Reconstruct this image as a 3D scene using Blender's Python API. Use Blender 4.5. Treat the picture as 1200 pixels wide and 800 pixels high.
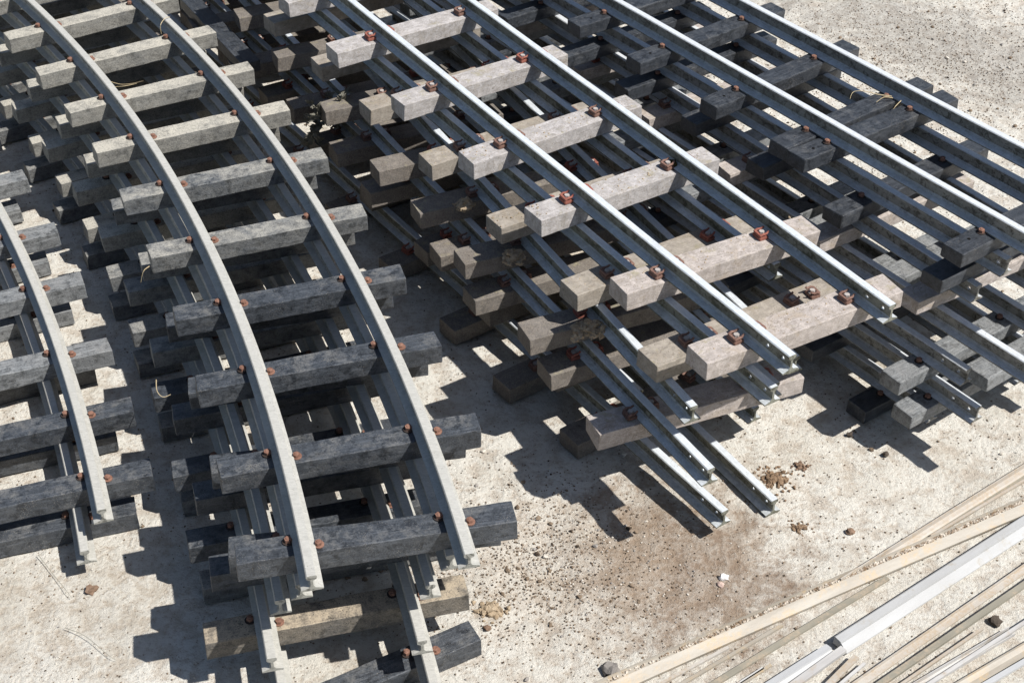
import bpy, bmesh, math, random
from mathutils import Vector, Matrix, noise, Euler

# ------------------------------------------------------------------ scene, camera, light
S = bpy.context.scene
for o in list(bpy.data.objects):
    bpy.data.objects.remove(o)
COL = S.collection
U = 0.2                      # one gauge (rail to rail) in metres; the layout below is in gauges
GZ = -1.71                   # ground level in layout units (top sleepers of the straight stack are 0)
CAM_H, PITCH, ROLL, FPX = 6.577, 0.6635, 0.00914, 1760.8


def W(x, y, z):
    return Vector((x * U, y * U, (z - GZ) * U))


cam = bpy.data.cameras.new("camera")
cam.sensor_width = 36
cam.lens = 36 * FPX / 1200
cam.clip_start = 0.05
cam.clip_end = 2000
co = bpy.data.objects.new("camera", cam)
COL.objects.link(co)
c_, s_ = math.cos(PITCH), math.sin(PITCH)
FW = Vector((0, c_, -s_))
rt, up = Vector((1, 0, 0)), Vector((0, s_, c_))
RT = math.cos(ROLL) * rt + math.sin(ROLL) * up
UP = -math.sin(ROLL) * rt + math.cos(ROLL) * up
m = Matrix((RT, UP, -FW)).transposed().to_4x4()
m.translation = W(0, 0, CAM_H)
co.matrix_world = m
S.camera = co

SUN = Vector((0.70, -0.27, 1.0)).normalized()
world = bpy.data.worlds.new("World")
S.world = world
world.use_nodes = True
wn = world.node_tree
bg = wn.nodes["Background"]
sky = wn.nodes.new("ShaderNodeTexSky")
sky.sky_type = 'NISHITA'
sky.sun_disc = False
sky.sun_elevation = math.asin(SUN.z)
sky.sun_rotation = math.atan2(SUN.x, SUN.y)
wn.links.new(sky.outputs[0], bg.inputs[0])
bg.inputs[1].default_value = 0.068
sl = bpy.data.lights.new("sun", 'SUN')
sl.energy = 5.0
sl.angle = math.radians(0.5)
sl.color = (1.0, 0.965, 0.915)
so = bpy.data.objects.new("sun", sl)
COL.objects.link(so)
so.rotation_euler = SUN.to_track_quat('Z', 'Y').to_euler()
so.location = (3, -2, 6)
S.view_settings.view_transform = 'Standard'
S.view_settings.look = 'None'
S.view_settings.exposure = 0.47
S.view_settings.gamma = 1
S.render.engine = 'CYCLES'

rnd = random.Random(7)


# ------------------------------------------------------------------ helpers
def link(name, me, mat=None, parent=None, loc=None, rot=None):
    if isinstance(me, bmesh.types.BMesh):
        bm = me
        me = bpy.data.meshes.new(name)
        bm.to_mesh(me)
        bm.free()
    if mat is not None and not me.materials:
        me.materials.append(mat)
    o = bpy.data.objects.new(name, me)
    COL.objects.link(o)
    if parent is not None:
        o.parent = parent
    if loc is not None:
        o.location = loc
    if rot is not None:
        o.rotation_euler = rot
    return o


def empty(name, loc, rz=0.0):
    o = bpy.data.objects.new(name, None)
    o.empty_display_size = 0.05
    COL.objects.link(o)
    o.location = loc
    o.rotation_euler = (0, 0, rz)
    return o


def tag(o, label=None, cat=None, group=None, kind=None):
    if label: o['label'] = label
    if cat: o['category'] = cat
    if group: o['group'] = group
    if kind: o['kind'] = kind
    return o


def N(nt, typ, **kw):
    n = nt.nodes.new(typ)
    for k, v in kw.items():
        setattr(n, k, v)
    return n


class M:
    """small node-material builder"""
    def __init__(self, name, rough=0.8, spec=0.5, metal=0.0):
        self.mat = bpy.data.materials.new(name)
        self.mat.use_nodes = True
        self.nt = self.mat.node_tree
        self.b = self.nt.nodes["Principled BSDF"]
        self.b.inputs['Roughness'].default_value = rough
        self.b.inputs['Specular IOR Level'].default_value = spec
        self.b.inputs['Metallic'].default_value = metal
        tc = N(self.nt, 'ShaderNodeTexCoord')
        oi = N(self.nt, 'ShaderNodeObjectInfo')
        mul = N(self.nt, 'ShaderNodeVectorMath', operation='SCALE')
        cmb = N(self.nt, 'ShaderNodeCombineXYZ')
        for i in range(3):
            self.nt.links.new(oi.outputs['Random'], cmb.inputs[i])
        self.nt.links.new(cmb.outputs[0], mul.inputs[0])
        mul.inputs['Scale'].default_value = 7.3
        add = N(self.nt, 'ShaderNodeVectorMath', operation='ADD')
        self.nt.links.new(tc.outputs['Object'], add.inputs[0])
        self.nt.links.new(mul.outputs[0], add.inputs[1])
        self.vec = add.outputs[0]
        self.obj = tc.outputs['Object']
        self.rand = oi.outputs['Random']

    def noise(self, scale, detail=6, rough=0.6, stretch=None, dist=0.0):
        n = N(self.nt, 'ShaderNodeTexNoise')
        n.inputs['Scale'].default_value = scale
        n.inputs['Detail'].default_value = detail
        n.inputs['Roughness'].default_value = rough
        n.inputs['Distortion'].default_value = dist
        v = self.vec
        if stretch:
            mp = N(self.nt, 'ShaderNodeMapping')
            mp.inputs['Scale'].default_value = stretch
            self.nt.links.new(v, mp.inputs[0])
            v = mp.outputs[0]
        self.nt.links.new(v, n.inputs['Vector'])
        return n.outputs['Fac']

    def vor(self, scale, feature='F1'):
        n = N(self.nt, 'ShaderNodeTexVoronoi', feature=feature)
        n.inputs['Scale'].default_value = scale
        self.nt.links.new(self.vec, n.inputs['Vector'])
        return n.outputs['Distance']

    def ramp(self, fac, stops):
        r = N(self.nt, 'ShaderNodeValToRGB')
        e = r.color_ramp.elements
        while len(e) < len(stops):
            e.new(0.5)
        for el, (p, c) in zip(e, stops):
            el.position = p
            el.color = (c, c, c, 1) if isinstance(c, (int, float)) else (*c, 1)
        self.nt.links.new(fac, r.inputs[0])
        return r.outputs[0]

    def mix(self, fac, a, b, mode='MIX'):
        n = N(self.nt, 'ShaderNodeMixRGB', blend_type=mode)
        for sock, v in ((n.inputs[0], fac), (n.inputs[1], a), (n.inputs[2], b)):
            if hasattr(v, 'links') or isinstance(v, bpy.types.NodeSocket):
                self.nt.links.new(v, sock)
            elif isinstance(v, (int, float)):
                sock.default_value = v if sock is n.inputs[0] else (v, v, v, 1)
            else:
                sock.default_value = (*v, 1)
        return n.outputs[0]

    def math(self, op, a, b=0.0):
        n = N(self.nt, 'ShaderNodeMath', operation=op)
        for i, v in ((0, a), (1, b)):
            if isinstance(v, (int, float)):
                n.inputs[i].default_value = v
            else:
                self.nt.links.new(v, n.inputs[i])
        n.use_clamp = False
        return n.outputs[0]

    def upmask(self, lo=0.5, hi=0.9):
        g = N(self.nt, 'ShaderNodeNewGeometry')
        s = N(self.nt, 'ShaderNodeSeparateXYZ')
        self.nt.links.new(g.outputs['Normal'], s.inputs[0])
        return self.ramp(s.outputs[2], [(lo, 0.0), (hi, 1.0)])

    def col(self, c):
        self.nt.links.new(c, self.b.inputs['Base Color'])

    def rough(self, r):
        self.nt.links.new(r, self.b.inputs['Roughness'])

    def bump(self, h, strength=0.4, dist=0.002):
        n = N(self.nt, 'ShaderNodeBump')
        n.inputs['Strength'].default_value = strength
        n.inputs['Distance'].default_value = dist
        self.nt.links.new(h, n.inputs['Height'])
        self.nt.links.new(n.outputs[0], self.b.inputs['Normal'])


# ------------------------------------------------------------------ materials
def plastic(name, base, dust, amount, top_extra=0.25, rough=0.42):
    """recycled black plastic sleeper: dark, slightly glossy, scratched, with dried dust"""
    k = M(name, rough=rough, spec=0.5)
    big = k.noise(22, 6, 0.65, dist=0.6)
    mid = k.noise(75, 6, 0.7)
    fine = k.noise(420, 5, 0.8)
    scr = k.noise(120, 5, 0.75, stretch=(0.16, 2.2, 1.0))
    b = k.mix(k.ramp(fine, [(0.38, 0.0), (0.66, 1.0)]), base, tuple(min(1, v * 2.0 + 0.015) for v in base))
    b = k.mix(k.ramp(scr, [(0.50, 0.0), (0.62, 0.75)]), b, tuple(v * 2.4 + 0.022 for v in base))
    b = k.mix(k.ramp(mid, [(0.36, 0.8), (0.5, 0.0)]), b, tuple(v * 0.45 for v in base))
    dm = k.ramp(k.math('ADD', k.math('MULTIPLY', big, 0.6), k.math('MULTIPLY', mid, 0.4)),
                [(max(0, 0.56 - amount * 0.7), 0.0), (min(1, 0.72 - amount * 0.4), 1.0)])
    dm = k.math('MULTIPLY', dm, k.ramp(fine, [(0.34, 0.25), (0.56, 1.0)]))
    tm = k.math('MULTIPLY_ADD', k.upmask(), top_extra)
    tm.node.inputs[2].default_value = 0.22 + amount * 0.55
    dm = k.math('MULTIPLY', dm, tm)
    dm.node.use_clamp = True
    c = k.mix(dm, b, dust)
    # pale specks and dark pits in patches
    spm = k.ramp(k.vor(420), [(0.16, 1.0), (0.24, 0.0)])
    spn = k.ramp(k.noise(26, 3), [(0.50, 0.0), (0.64, 0.5)])
    c = k.mix(k.math('MULTIPLY', spm, spn), c, (0.40, 0.36, 0.30))
    pit = k.ramp(k.vor(240), [(0.14, 1.0), (0.22, 0.0)])
    c = k.mix(k.math('MULTIPLY', pit, k.ramp(k.noise(17, 2), [(0.48, 0.0), (0.58, 0.85)])), c, (0.008, 0.007, 0.006))
    k.col(c)
    k.rough(k.mix(dm, rough, 0.9))
    k.bump(k.math('ADD', k.math('MULTIPLY', fine, 0.5), k.math('ADD', mid, k.math('MULTIPLY', scr, 0.8))), 0.75, 0.0016)
    return k.mat


def pale(name, base, stain, amount, side=(0.28, 0.24, 0.20)):
    """weathered pale grey sleeper, lichen and mud stains"""
    k = M(name, rough=0.85, spec=0.3)
    big = k.noise(18, 7, 0.68, dist=0.8)
    mid = k.noise(75, 6, 0.7)
    fine = k.noise(420, 5, 0.8)
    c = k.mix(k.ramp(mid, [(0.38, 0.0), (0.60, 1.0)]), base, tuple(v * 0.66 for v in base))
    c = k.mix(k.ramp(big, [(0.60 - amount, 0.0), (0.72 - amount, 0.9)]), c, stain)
    grn = k.ramp(k.noise(45, 5, 0.7), [(0.56, 0.0), (0.66, 0.6)])
    c = k.mix(k.math('MULTIPLY', grn, k.upmask()), c, (0.27, 0.245, 0.14))
    run = k.ramp(k.noise(60, 5, 0.7, stretch=(1.0, 1.0, 0.25)), [(0.54, 0.0), (0.68, 0.55)])
    c = k.mix(k.math('MULTIPLY', run, k.math('SUBTRACT', 1.0, k.upmask())), c, tuple(v * 0.6 for v in stain))
    spk = k.ramp(k.math('ADD', k.vor(210), k.math('MULTIPLY', mid, 0.3)), [(0.28, 0.9), (0.36, 0.0)])
    c = k.mix(k.math('MULTIPLY', spk, k.ramp(k.noise(28, 4), [(0.44, 0.0), (0.58, 1.0)])), c, (0.085, 0.062, 0.045))
    c = k.mix(k.ramp(fine, [(0.36, 0.75), (0.54, 0.0)]), c, side)
    blt = k.ramp(k.noise(130, 6, 0.8, dist=0.6), [(0.56, 0.0), (0.62, 0.85)])
    c = k.mix(k.math('MULTIPLY', blt, k.ramp(big, [(0.44, 0.15), (0.56, 1.0)])), c, tuple(v * 0.55 for v in stain))
    crk = k.ramp(k.noise(34, 6, 0.6, stretch=(0.25, 1.6, 1.6), dist=1.2), [(0.485, 0.0), (0.5, 0.55), (0.515, 0.0)])
    c = k.mix(crk, c, tuple(v * 0.45 for v in side))
    k.col(c)
    k.bump(k.math('ADD', k.math('MULTIPLY', fine, 0.5), mid), 0.7, 0.0014)
    return k.mat


def alu(name, base, grime, g_amt, metal=0.55, rough=0.42, side=1.0):
    k = M(name, rough=rough, spec=0.5, metal=metal)
    big = k.noise(34, 7, 0.7, stretch=(0.4, 1.0, 1.0))
    blot = k.noise(95, 6, 0.75, dist=0.5)
    fine = k.noise(420, 5, 0.8, stretch=(0.3, 1.0, 1.0))
    c = k.mix(k.ramp(fine, [(0.35, 0.0), (0.65, 1.0)]), base, tuple(v * 0.74 for v in base))
    m_ = k.ramp(k.math('ADD', k.math('MULTIPLY', big, 0.55), k.math('MULTIPLY', blot, 0.45)), [(0.50 - g_amt, 0.0), (0.60 - g_amt, 1.0)])
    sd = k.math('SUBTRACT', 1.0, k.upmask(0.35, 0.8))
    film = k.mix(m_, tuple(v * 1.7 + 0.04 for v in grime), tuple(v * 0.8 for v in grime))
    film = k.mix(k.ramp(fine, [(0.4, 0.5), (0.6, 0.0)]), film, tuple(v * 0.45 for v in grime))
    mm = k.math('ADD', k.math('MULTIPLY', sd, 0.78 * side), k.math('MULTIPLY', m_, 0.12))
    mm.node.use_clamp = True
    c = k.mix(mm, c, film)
    # dirt and lichen settle on the foot and the lower web
    sx = N(k.nt, 'ShaderNodeSeparateXYZ')
    k.nt.links.new(k.obj, sx.inputs[0])
    low = k.ramp(k.math('MULTIPLY', sx.outputs[2], 20.0), [(0.16, 1.0), (0.34, 0.0)])
    dirt = k.ramp(k.math('ADD', k.math('MULTIPLY', k.noise(26, 6, 0.7, stretch=(0.5, 1, 1)), 0.6), k.math('MULTIPLY', blot, 0.4)), [(0.43 - g_amt, 0.0), (0.56 - g_amt, 0.85)])
    c = k.mix(k.math('MULTIPLY', k.math('MULTIPLY', low, dirt), 0.35), c, tuple(v * 1.5 + 0.02 for v in grime))
    lich = k.ramp(k.noise(70, 7, 0.78, dist=0.8), [(0.52, 0.0), (0.58, 0.8)])
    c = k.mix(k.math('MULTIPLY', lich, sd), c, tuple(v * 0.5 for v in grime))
    sp = k.ramp(k.vor(260), [(0.12, 0.7), (0.2, 0.0)])
    c = k.mix(k.math('MULTIPLY', sp, k.ramp(k.noise(30, 3), [(0.48, 0.0), (0.58, 1.0)])), c, (0.15, 0.12, 0.085))
    k.col(c)
    k.rough(k.mix(mm, rough, 0.9))
    k.nt.links.new(k.math('MULTIPLY', k.math('SUBTRACT', 1.0, mm), metal), k.b.inputs['Metallic'])
    k.bump(k.math('ADD', fine, blot), 0.35, 0.0007)
    return k.mat


def rust(name, a, b):
    k = M(name, rough=0.75, spec=0.3)
    k.col(k.mix(k.ramp(k.noise(160, 5, 0.7), [(0.3, 0.0), (0.7, 1.0)]), a, b))
    k.bump(k.noise(400, 3), 0.4, 0.0006)
    return k.mat


def mudmat(name, a, b, sc=60):
    k = M(name, rough=0.95, spec=0.1)
    k.col(k.mix(k.ramp(k.noise(sc, 6, 0.7), [(0.3, 0.0), (0.7, 1.0)]), a, b))
    k.bump(k.noise(sc * 3, 5, 0.7), 0.8, 0.002)
    return k.mat


DUST = (0.33, 0.29, 0.23)
MT = dict(
    black=plastic('black_plastic', (0.026, 0.030, 0.036), (0.22, 0.21, 0.19), 0.10, 0.4),
    black_clean=plastic('black_plastic_clean', (0.018, 0.021, 0.026), (0.16, 0.155, 0.145), 0.06, 0.2),
    black_dusty=plastic('black_plastic_dusty', (0.045, 0.050, 0.056), (0.34, 0.325, 0.285), 0.28, 0.6),
    black_dirty=plastic('black_plastic_very_dusty', (0.055, 0.057, 0.057), (0.42, 0.395, 0.335), 0.42, 0.75, 0.6),
    muddy=plastic('mud_coated_plastic', (0.045, 0.043, 0.040), (0.38, 0.315, 0.23), 0.30, 1.0, 0.85),
    grey=plastic('grey_plastic', (0.10, 0.105, 0.108), (0.25, 0.245, 0.235), 0.16, 0.3, 0.5),
    pale=pale('pale_sleeper', (0.47, 0.45, 0.445), (0.33, 0.30, 0.26), 0.05),
    pale_tan=pale('pale_sleeper_tan', (0.35, 0.315, 0.27), (0.23, 0.195, 0.15), 0.10),
    pale_mud_shade=pale('pale_sleeper_mud_shade', (0.165, 0.15, 0.135), (0.115, 0.10, 0.085), 0.10),  # muddy, and darkened further: shade of the lower layers painted into the base
    pale_pink=pale('pale_sleeper_rosy', (0.49, 0.44, 0.41), (0.35, 0.295, 0.24), 0.07),
    rail=alu('rail_aluminium', (0.50, 0.49, 0.45), (0.135, 0.135, 0.115), 0.0, metal=0.1, rough=0.5, side=0.8),
    rail_green=alu('rail_aluminium_stained', (0.66, 0.70, 0.73), (0.075, 0.072, 0.042), 0.02, metal=0.12, rough=0.4, side=1.1),
    rail_brown=alu('rail_aluminium_brown', (0.66, 0.69, 0.72), (0.095, 0.085, 0.060), 0.02, metal=0.12, rough=0.42, side=1.0),
    rust=rust('rusty_bolt', (0.12, 0.060, 0.042), (0.26, 0.14, 0.10)),
    clip=rust('red_clip', (0.19, 0.052, 0.036), (0.28, 0.115, 0.085)),
    clip_brown=rust('brown_clip', (0.10, 0.050, 0.038), (0.23, 0.14, 0.11)),
    steel=rust('dull_steel', (0.30, 0.27, 0.25), (0.42, 0.38, 0.36)),
    mud=mudmat('dry_mud', (0.44, 0.36, 0.26), (0.26, 0.19, 0.12), 160),
    moss=mudmat('dead_moss', (0.085, 0.065, 0.025), (0.035, 0.026, 0.012), 220),
    straw=mudmat('dry_grass', (0.50, 0.42, 0.27), (0.36, 0.28, 0.17), 30),
    deadplant=mudmat('withered_plant', (0.33, 0.32, 0.27), (0.20, 0.19, 0.155), 60),
)

# ------------------------------------------------------------------ meshes shared by all panels
HEADW, FOOTW = 0.068, 0.142


def rail_profile(h):
    a, f = HEADW / 2, FOOTW / 2
    web = 0.009
    return [(-f, 0.0), (f, 0.0), (f, 0.011), (web + 0.012, 0.026), (web, 0.042), (web, h - 0.042),
            (a - 0.003, h - 0.030), (a, h - 0.024), (a, h - 0.007), (a - 0.007, h), (-a + 0.007, h),
            (-a, h - 0.007), (-a, h - 0.024), (-a + 0.003, h - 0.030), (-web, h - 0.042), (-web, 0.042),
            (-web - 0.012, 0.026), (-f, 0.011)]


def sweep(path, prof):
    """path: list of (x, y, nx, ny) in layout units; prof: (u along n, w up)"""
    bm = bmesh.new()
    rings = []
    for x, y, nx, ny in path:
        rings.append([bm.verts.new(((x + nx * u) * U, (y + ny * u) * U, w * U)) for u, w in prof])
    n = len(prof)
    for a, b in zip(rings[:-1], rings[1:]):
        for i in range(n):
            j = (i + 1) % n
            f = bm.faces.new((a[i], a[j], b[j], b[i]))
            f.smooth = True
    bm.faces.new(rings[0])
    bm.faces.new(list(reversed(rings[-1])))
    bmesh.ops.recalc_face_normals(bm, faces=bm.faces)
    for e in bm.edges:
        if len(e.link_faces) == 2 and e.calc_face_angle(0) > math.radians(20):
            e.smooth = False
    return bm


def cut_holes(obj, centres, axis, r=0.0175):
    """real bolt holes through the web near a rail end (centres in local metres, axis = across the web)"""
    bm = bmesh.new()
    q = Vector((0, 0, 1)).rotation_difference(axis)
    for c in centres:
        mt = Matrix.Translation(c) @ q.to_matrix().to_4x4()
        bmesh.ops.create_cone(bm, cap_ends=True, segments=14, radius1=r * U, radius2=r * U, depth=0.08 * U, matrix=mt)
    cut = link('cutter', bm)
    md = obj.modifiers.new('b', 'BOOLEAN')
    md.operation = 'DIFFERENCE'
    md.solver = 'EXACT'
    md.object = cut
    md2par, loc0 = obj.parent, obj.location.copy()
    obj.parent = None
    obj.location = (0, 0, 0)
    bpy.context.view_layer.update()
    dg = bpy.context.evaluated_depsgraph_get()
    dg.update()
    me = bpy.data.meshes.new_from_object(obj.evaluated_get(dg))
    obj.modifiers.clear()
    obj.data = me
    obj.parent = md2par
    obj.location = loc0
    bpy.data.objects.remove(cut)


def sleeper_mesh(L, Wd, H, seed, bev=0.008, wob=0.0034):
    """origin at the middle of the top face; x = length, y = width"""
    r = random.Random(seed)
    bm = bmesh.new()
    bmesh.ops.create_cube(bm, size=1.0)
    bmesh.ops.scale(bm, vec=(L, Wd, H), verts=bm.verts)
    for v in bm.verts:
        v.co.z -= H / 2
        v.co += Vector((r.uniform(-.006, .006), r.uniform(-.004, .004), r.uniform(-.003, .003)))
    bmesh.ops.bevel(bm, geom=list(bm.edges), offset=bev, segments=2, profile=0.6, affect='EDGES')
    longe = [e for e in bm.edges if abs(e.verts[0].co.x - e.verts[1].co.x) > L * 0.8]
    bmesh.ops.subdivide_edges(bm, edges=longe, cuts=22, use_grid_fill=True)
    bow, twist, sag = r.uniform(-.006, .006), r.uniform(-.02, .02), r.uniform(-.004, .004)
    chips = [(Vector((r.choice((-1, 1)) * L / 2 * r.choice((1, 1, r.uniform(.2, .9))), r.choice((-1, 1)) * Wd / 2, r.choice((0, 0, -H)))), r.uniform(.018, .04)) for _ in range(5)]
    for v in bm.verts:
        for cc, cr in chips:
            dd = (v.co - cc).length
            if dd < cr:
                v.co += (Vector((0, 0, -H / 2)) - cc).normalized() * (cr - dd) * 0.35
        u_ = v.co.x / (L / 2)
        v.co.y += bow * u_ * u_ - (v.co.z + H / 2) * twist * u_
        v.co.z += sag * u_ * u_
        p = v.co * 7 + Vector((seed * 3.1, 0, 0))
        v.co += Vector(noise.noise_vector(p)) * wob + Vector(noise.noise_vector(p * 4)) * wob * 0.5
        v.co *= 1.0
    bmesh.ops.scale(bm, vec=(U, U, U), verts=bm.verts)
    for f in bm.faces:
        f.smooth = False
    me = bpy.data.meshes.new('sleeper')
    bm.to_mesh(me)
    bm.free()
    return me


_pool = {}


def sleeper_data(kind, L, Wd, H, mat, i):
    key = (kind, round(L, 2), mat, i % 6)
    if key not in _pool:
        bev = 0.012 if kind == 'D' else (0.006 if kind == 'C' else 0.007)
        me = sleeper_mesh(L, Wd, H, hash((kind, i % 6)) % 997 if False else (ord(kind[0]) * 7 + (i % 6) * 13), bev)
        me.materials.append(MT[mat])
        _pool[key] = me
    return _pool[key]


def bolt_mesh(mat, s=1.0, name='bolt', ring=False):
    bm = bmesh.new()
    def cyl(r, h, z, seg, r2=None, x=0, y=0, rz=0):
        bmesh.ops.create_cone(bm, cap_ends=True, segments=seg, radius1=r * U * s, radius2=(r2 or r) * U * s, depth=h * U * s,
                              matrix=Matrix.Translation((x * U * s, y * U * s, (z + h / 2) * U * s)) @ Matrix.Rotation(rz, 4, 'Z'))
    cyl(0.036, 0.007, 0.0, 20)
    cyl(0.024, 0.022, 0.007, 6, rz=0.3)
    cyl(0.015, 0.004, 0.029, 12, 0.011)
    me = bpy.data.meshes.new(name)
    bm.to_mesh(me)
    bm.free()
    me.materials.append(MT[mat])
    me.materials.append(BLACKRING)
    if ring:
        for p_ in me.polygons:
            if p_.center.z < 0.0085 * U * s:
                p_.material_index = 1
    return me


BLACKRING = rust('dark_washer', (0.022, 0.016, 0.013), (0.05, 0.035, 0.03))
BOLT_A = bolt_mesh('rust', 1.0)
BOLT_R = bolt_mesh('rust', 1.08, ring=True)
BOLT_D = bolt_mesh('rust', 1.05, ring=True)


def clip_mesh():
    """red spring clip: base block, bolt head and two curved prongs reaching to the rail foot (towards +x)"""
    bm = bmesh.new()
    def box(x0, x1, y0, y1, z0, z1):
        r = bmesh.ops.create_cube(bm, size=1.0)
        for v in r['verts']:
            v.co = Vector(((x0 + x1) / 2 + v.co.x * (x1 - x0), (y0 + y1) / 2 + v.co.y * (y1 - y0), (z0 + z1) / 2 + v.co.z * (z1 - z0)))
    box(-0.048, 0.036, -0.052, 0.052, 0.0, 0.030)
    bmesh.ops.bevel(bm, geom=list(bm.edges), offset=0.005, segments=2, affect='EDGES')
    # prongs as swept round bars
    for sy in (-1, 1):
        pts = [Vector((-0.034, sy * 0.036, 0.028)), Vector((-0.036, sy * 0.040, 0.044)), Vector((-0.014, sy * 0.043, 0.052)),
               Vector((0.014, sy * 0.040, 0.050)), Vector((0.032, sy * 0.036, 0.058)), Vector((0.040, sy * 0.034, 0.068))]
        prev = None
        for i, p in enumerate(pts):
            r = 0.0115 - 0.0006 * i
            t = (pts[min(i + 1, len(pts) - 1)] - pts[max(i - 1, 0)]).normalized()
            a = t.orthogonal().normalized()
            b = t.cross(a)
            ring = [bm.verts.new(p + (a * math.cos(k * math.pi / 4) + b * math.sin(k * math.pi / 4)) * r) for k in range(8)]
            if prev:
                # match ring start
                best = min(range(8), key=lambda q: sum((prev[k].co - ring[(k + q) % 8].co).length for k in range(8)))
                ring = ring[best:] + ring[:best]
                for k in range(8):
                    bm.faces.new((prev[k], prev[(k + 1) % 8], ring[(k + 1) % 8], ring[k]))
            else:
                bm.faces.new(ring)
            prev = ring
        bm.faces.new(prev)
    # web joining the prongs behind the bolt
    box(-0.044, -0.026, -0.036, 0.036, 0.030, 0.050)
    bmesh.ops.recalc_face_normals(bm, faces=bm.faces)
    bmesh.ops.scale(bm, vec=(U, U, U), verts=bm.verts)
    nf = len(bm.faces)
    bmesh.ops.create_cone(bm, cap_ends=True, segments=16, radius1=0.031 * U, radius2=0.031 * U, depth=0.006 * U, matrix=Matrix.Translation((0, 0, 0.034 * U)))
    bmesh.ops.create_cone(bm, cap_ends=True, segments=6, radius1=0.022 * U, radius2=0.022 * U, depth=0.022 * U, matrix=Matrix.Translation((0, 0, 0.047 * U)))
    bm.faces.ensure_lookup_table()
    for f in bm.faces[nf:]:
        f.material_index = 1
    me = bpy.data.meshes.new('rail_clip')
    bm.to_mesh(me)
    bm.free()
    me.materials.append(MT['clip'])
    me.materials.append(MT['steel'])
    return me


HOLE_SHADE = mudmat('painted_hole_shade', (0.008, 0.007, 0.006), (0.004, 0.004, 0.004))  # near-black colour standing in for the shade inside a drilled hole
CLIP = clip_mesh()
CLIP_B = CLIP.copy()
CLIP_B.name = 'rail_clip'
CLIP_B.materials[0] = MT['clip_brown']


def add_sleeper(panel, x, y, rz, roll, L, Wd, H, kind, mat, i, rails, label=None, hw=True, z=0.0, tilt=0.0):
    """x, y in panel-local layout units; rails = offsets of the two rail centres along the sleeper"""
    s = link('sleeper', sleeper_data(kind, L, Wd, H, mat, i), None, panel, Vector((x, y, z)) * U, (roll, tilt, rz))
    if label:
        s['label'] = label
    if hw:
        for ro in rails:
            for sd in (-1, 1):
                if abs(ro + sd * 0.1) > L / 2 - 0.03:
                    continue
                if kind in ('C', 'P'):
                    b = link('rail_clip', CLIP if (i * 2 + (ro > 0)) % 3 == 0 else CLIP_B, None, s, Vector((ro + sd * 0.098, rnd.uniform(-.03, .03), 0)) * U,
                             (0, 0, (0 if sd < 0 else math.pi) + rnd.uniform(-.12, .12)))
                else:
                    st = 0.037 * (-1 if sd * (1 if ro > 0 else 1) > 0 else 1) if kind == 'A' else rnd.uniform(-.01, .02)
                    b = link('bolt', (BOLT_R if sd < 0 else BOLT_A) if kind == 'A' else BOLT_D, None, s, Vector((ro + sd * 0.094, st + rnd.uniform(-.006, .006), 0.001)) * U,
                             (rnd.uniform(-.06, .06), rnd.uniform(-.06, .06), rnd.uniform(0, 1)))
    if kind == 'D' and label == 'hole':
        del s['label']
        bm = bmesh.new()
        bmesh.ops.create_cone(bm, cap_ends=True, segments=14, radius1=0.013 * U, radius2=0.013 * U, depth=0.004 * U)
        link('hole_shade_disc', bm, HOLE_SHADE, s, Vector((-L / 2 + 0.20, rnd.uniform(-.02, .02), 0.0005)) * U)  # no real hole here: a flat dark disc paints its inner shade
    return s


GROUPS = dict(C='straight track panels stacked in the middle', D='straight track panels stacked on the right',
              A='curved track panels stacked on the left', S='curved track panels stacked at the left edge')


# ------------------------------------------------------------------ straight stacks
FR = dict(C=(-0.933, 13.405, -1.00166), D=(1.268, 13.76, -0.93807))


def straight(stack, ztop, H, hr, c0, yaw, sleepers, ends, railmat, label, L, Wd, kind, holes=(), pref=3.0):
    """c0 = sideways offset of the track centre at p = pref; sleepers = (p, centre offset rel. frame or None, yaw, roll, mat, L)"""
    x0, y0, a = FR[stack]
    d = Vector((math.cos(a), math.sin(a)))
    n = Vector((-d.y, d.x))
    org = Vector((x0, y0)) + d * pref + n * c0
    e = empty('track_panel', W(org.x, org.y, ztop - H), a + yaw)
    tag(e, label, 'track panel', GROUPS[stack])
    for i, sp in enumerate(sleepers):
        p, cs, yw, roll, mat = sp[:5]
        Ls = sp[5] if len(sp) > 5 else L
        lab = sp[6] if len(sp) > 6 else None
        px = p - pref
        py = (cs - c0 - yaw * px) if cs is not None else 0.0
        # sleeper x axis along panel +y
        add_sleeper(e, px, py, math.pi / 2 + yw, roll, Ls, Wd, H, kind, mat, i, (-0.5 - py, 0.5 - py), lab, z=H)
    for side, (p0, p1) in zip((-1, 1), ends):
        npts = max(3, int((p1 - p0) / 0.6))
        path = [(p0 - pref + (p1 - p0) * k / npts, side * 0.5 + 0.002 * math.sin(k * 1.7 + side), 0, 1) for k in range(npts + 1)]
        ro = link('rail', sweep(path, rail_profile(hr)), MT[railmat], e, Vector((0, 0, H)) * U)
        if side in holes:
            yy = path[-1][1]
            cut_holes(ro, [Vector(((p1 - pref - q) * U, yy * U, 0.5 * hr * U)) for q in (0.085, 0.25)], Vector((0, 1, 0)))
            ro.location = Vector((0, 0, H)) * U
    return e


HC, HRC, HD, HRD = 0.157, 0.150, 0.130, 0.150
LC, WC = 1.80, 0.25
LD, WD = 1.88, 0.212
zC = [-0.312 * i for i in range(6)]
zD = [0.105 - 0.283 * i for i in range(7)]
hC = WC / 2
P = 'pale'
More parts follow.
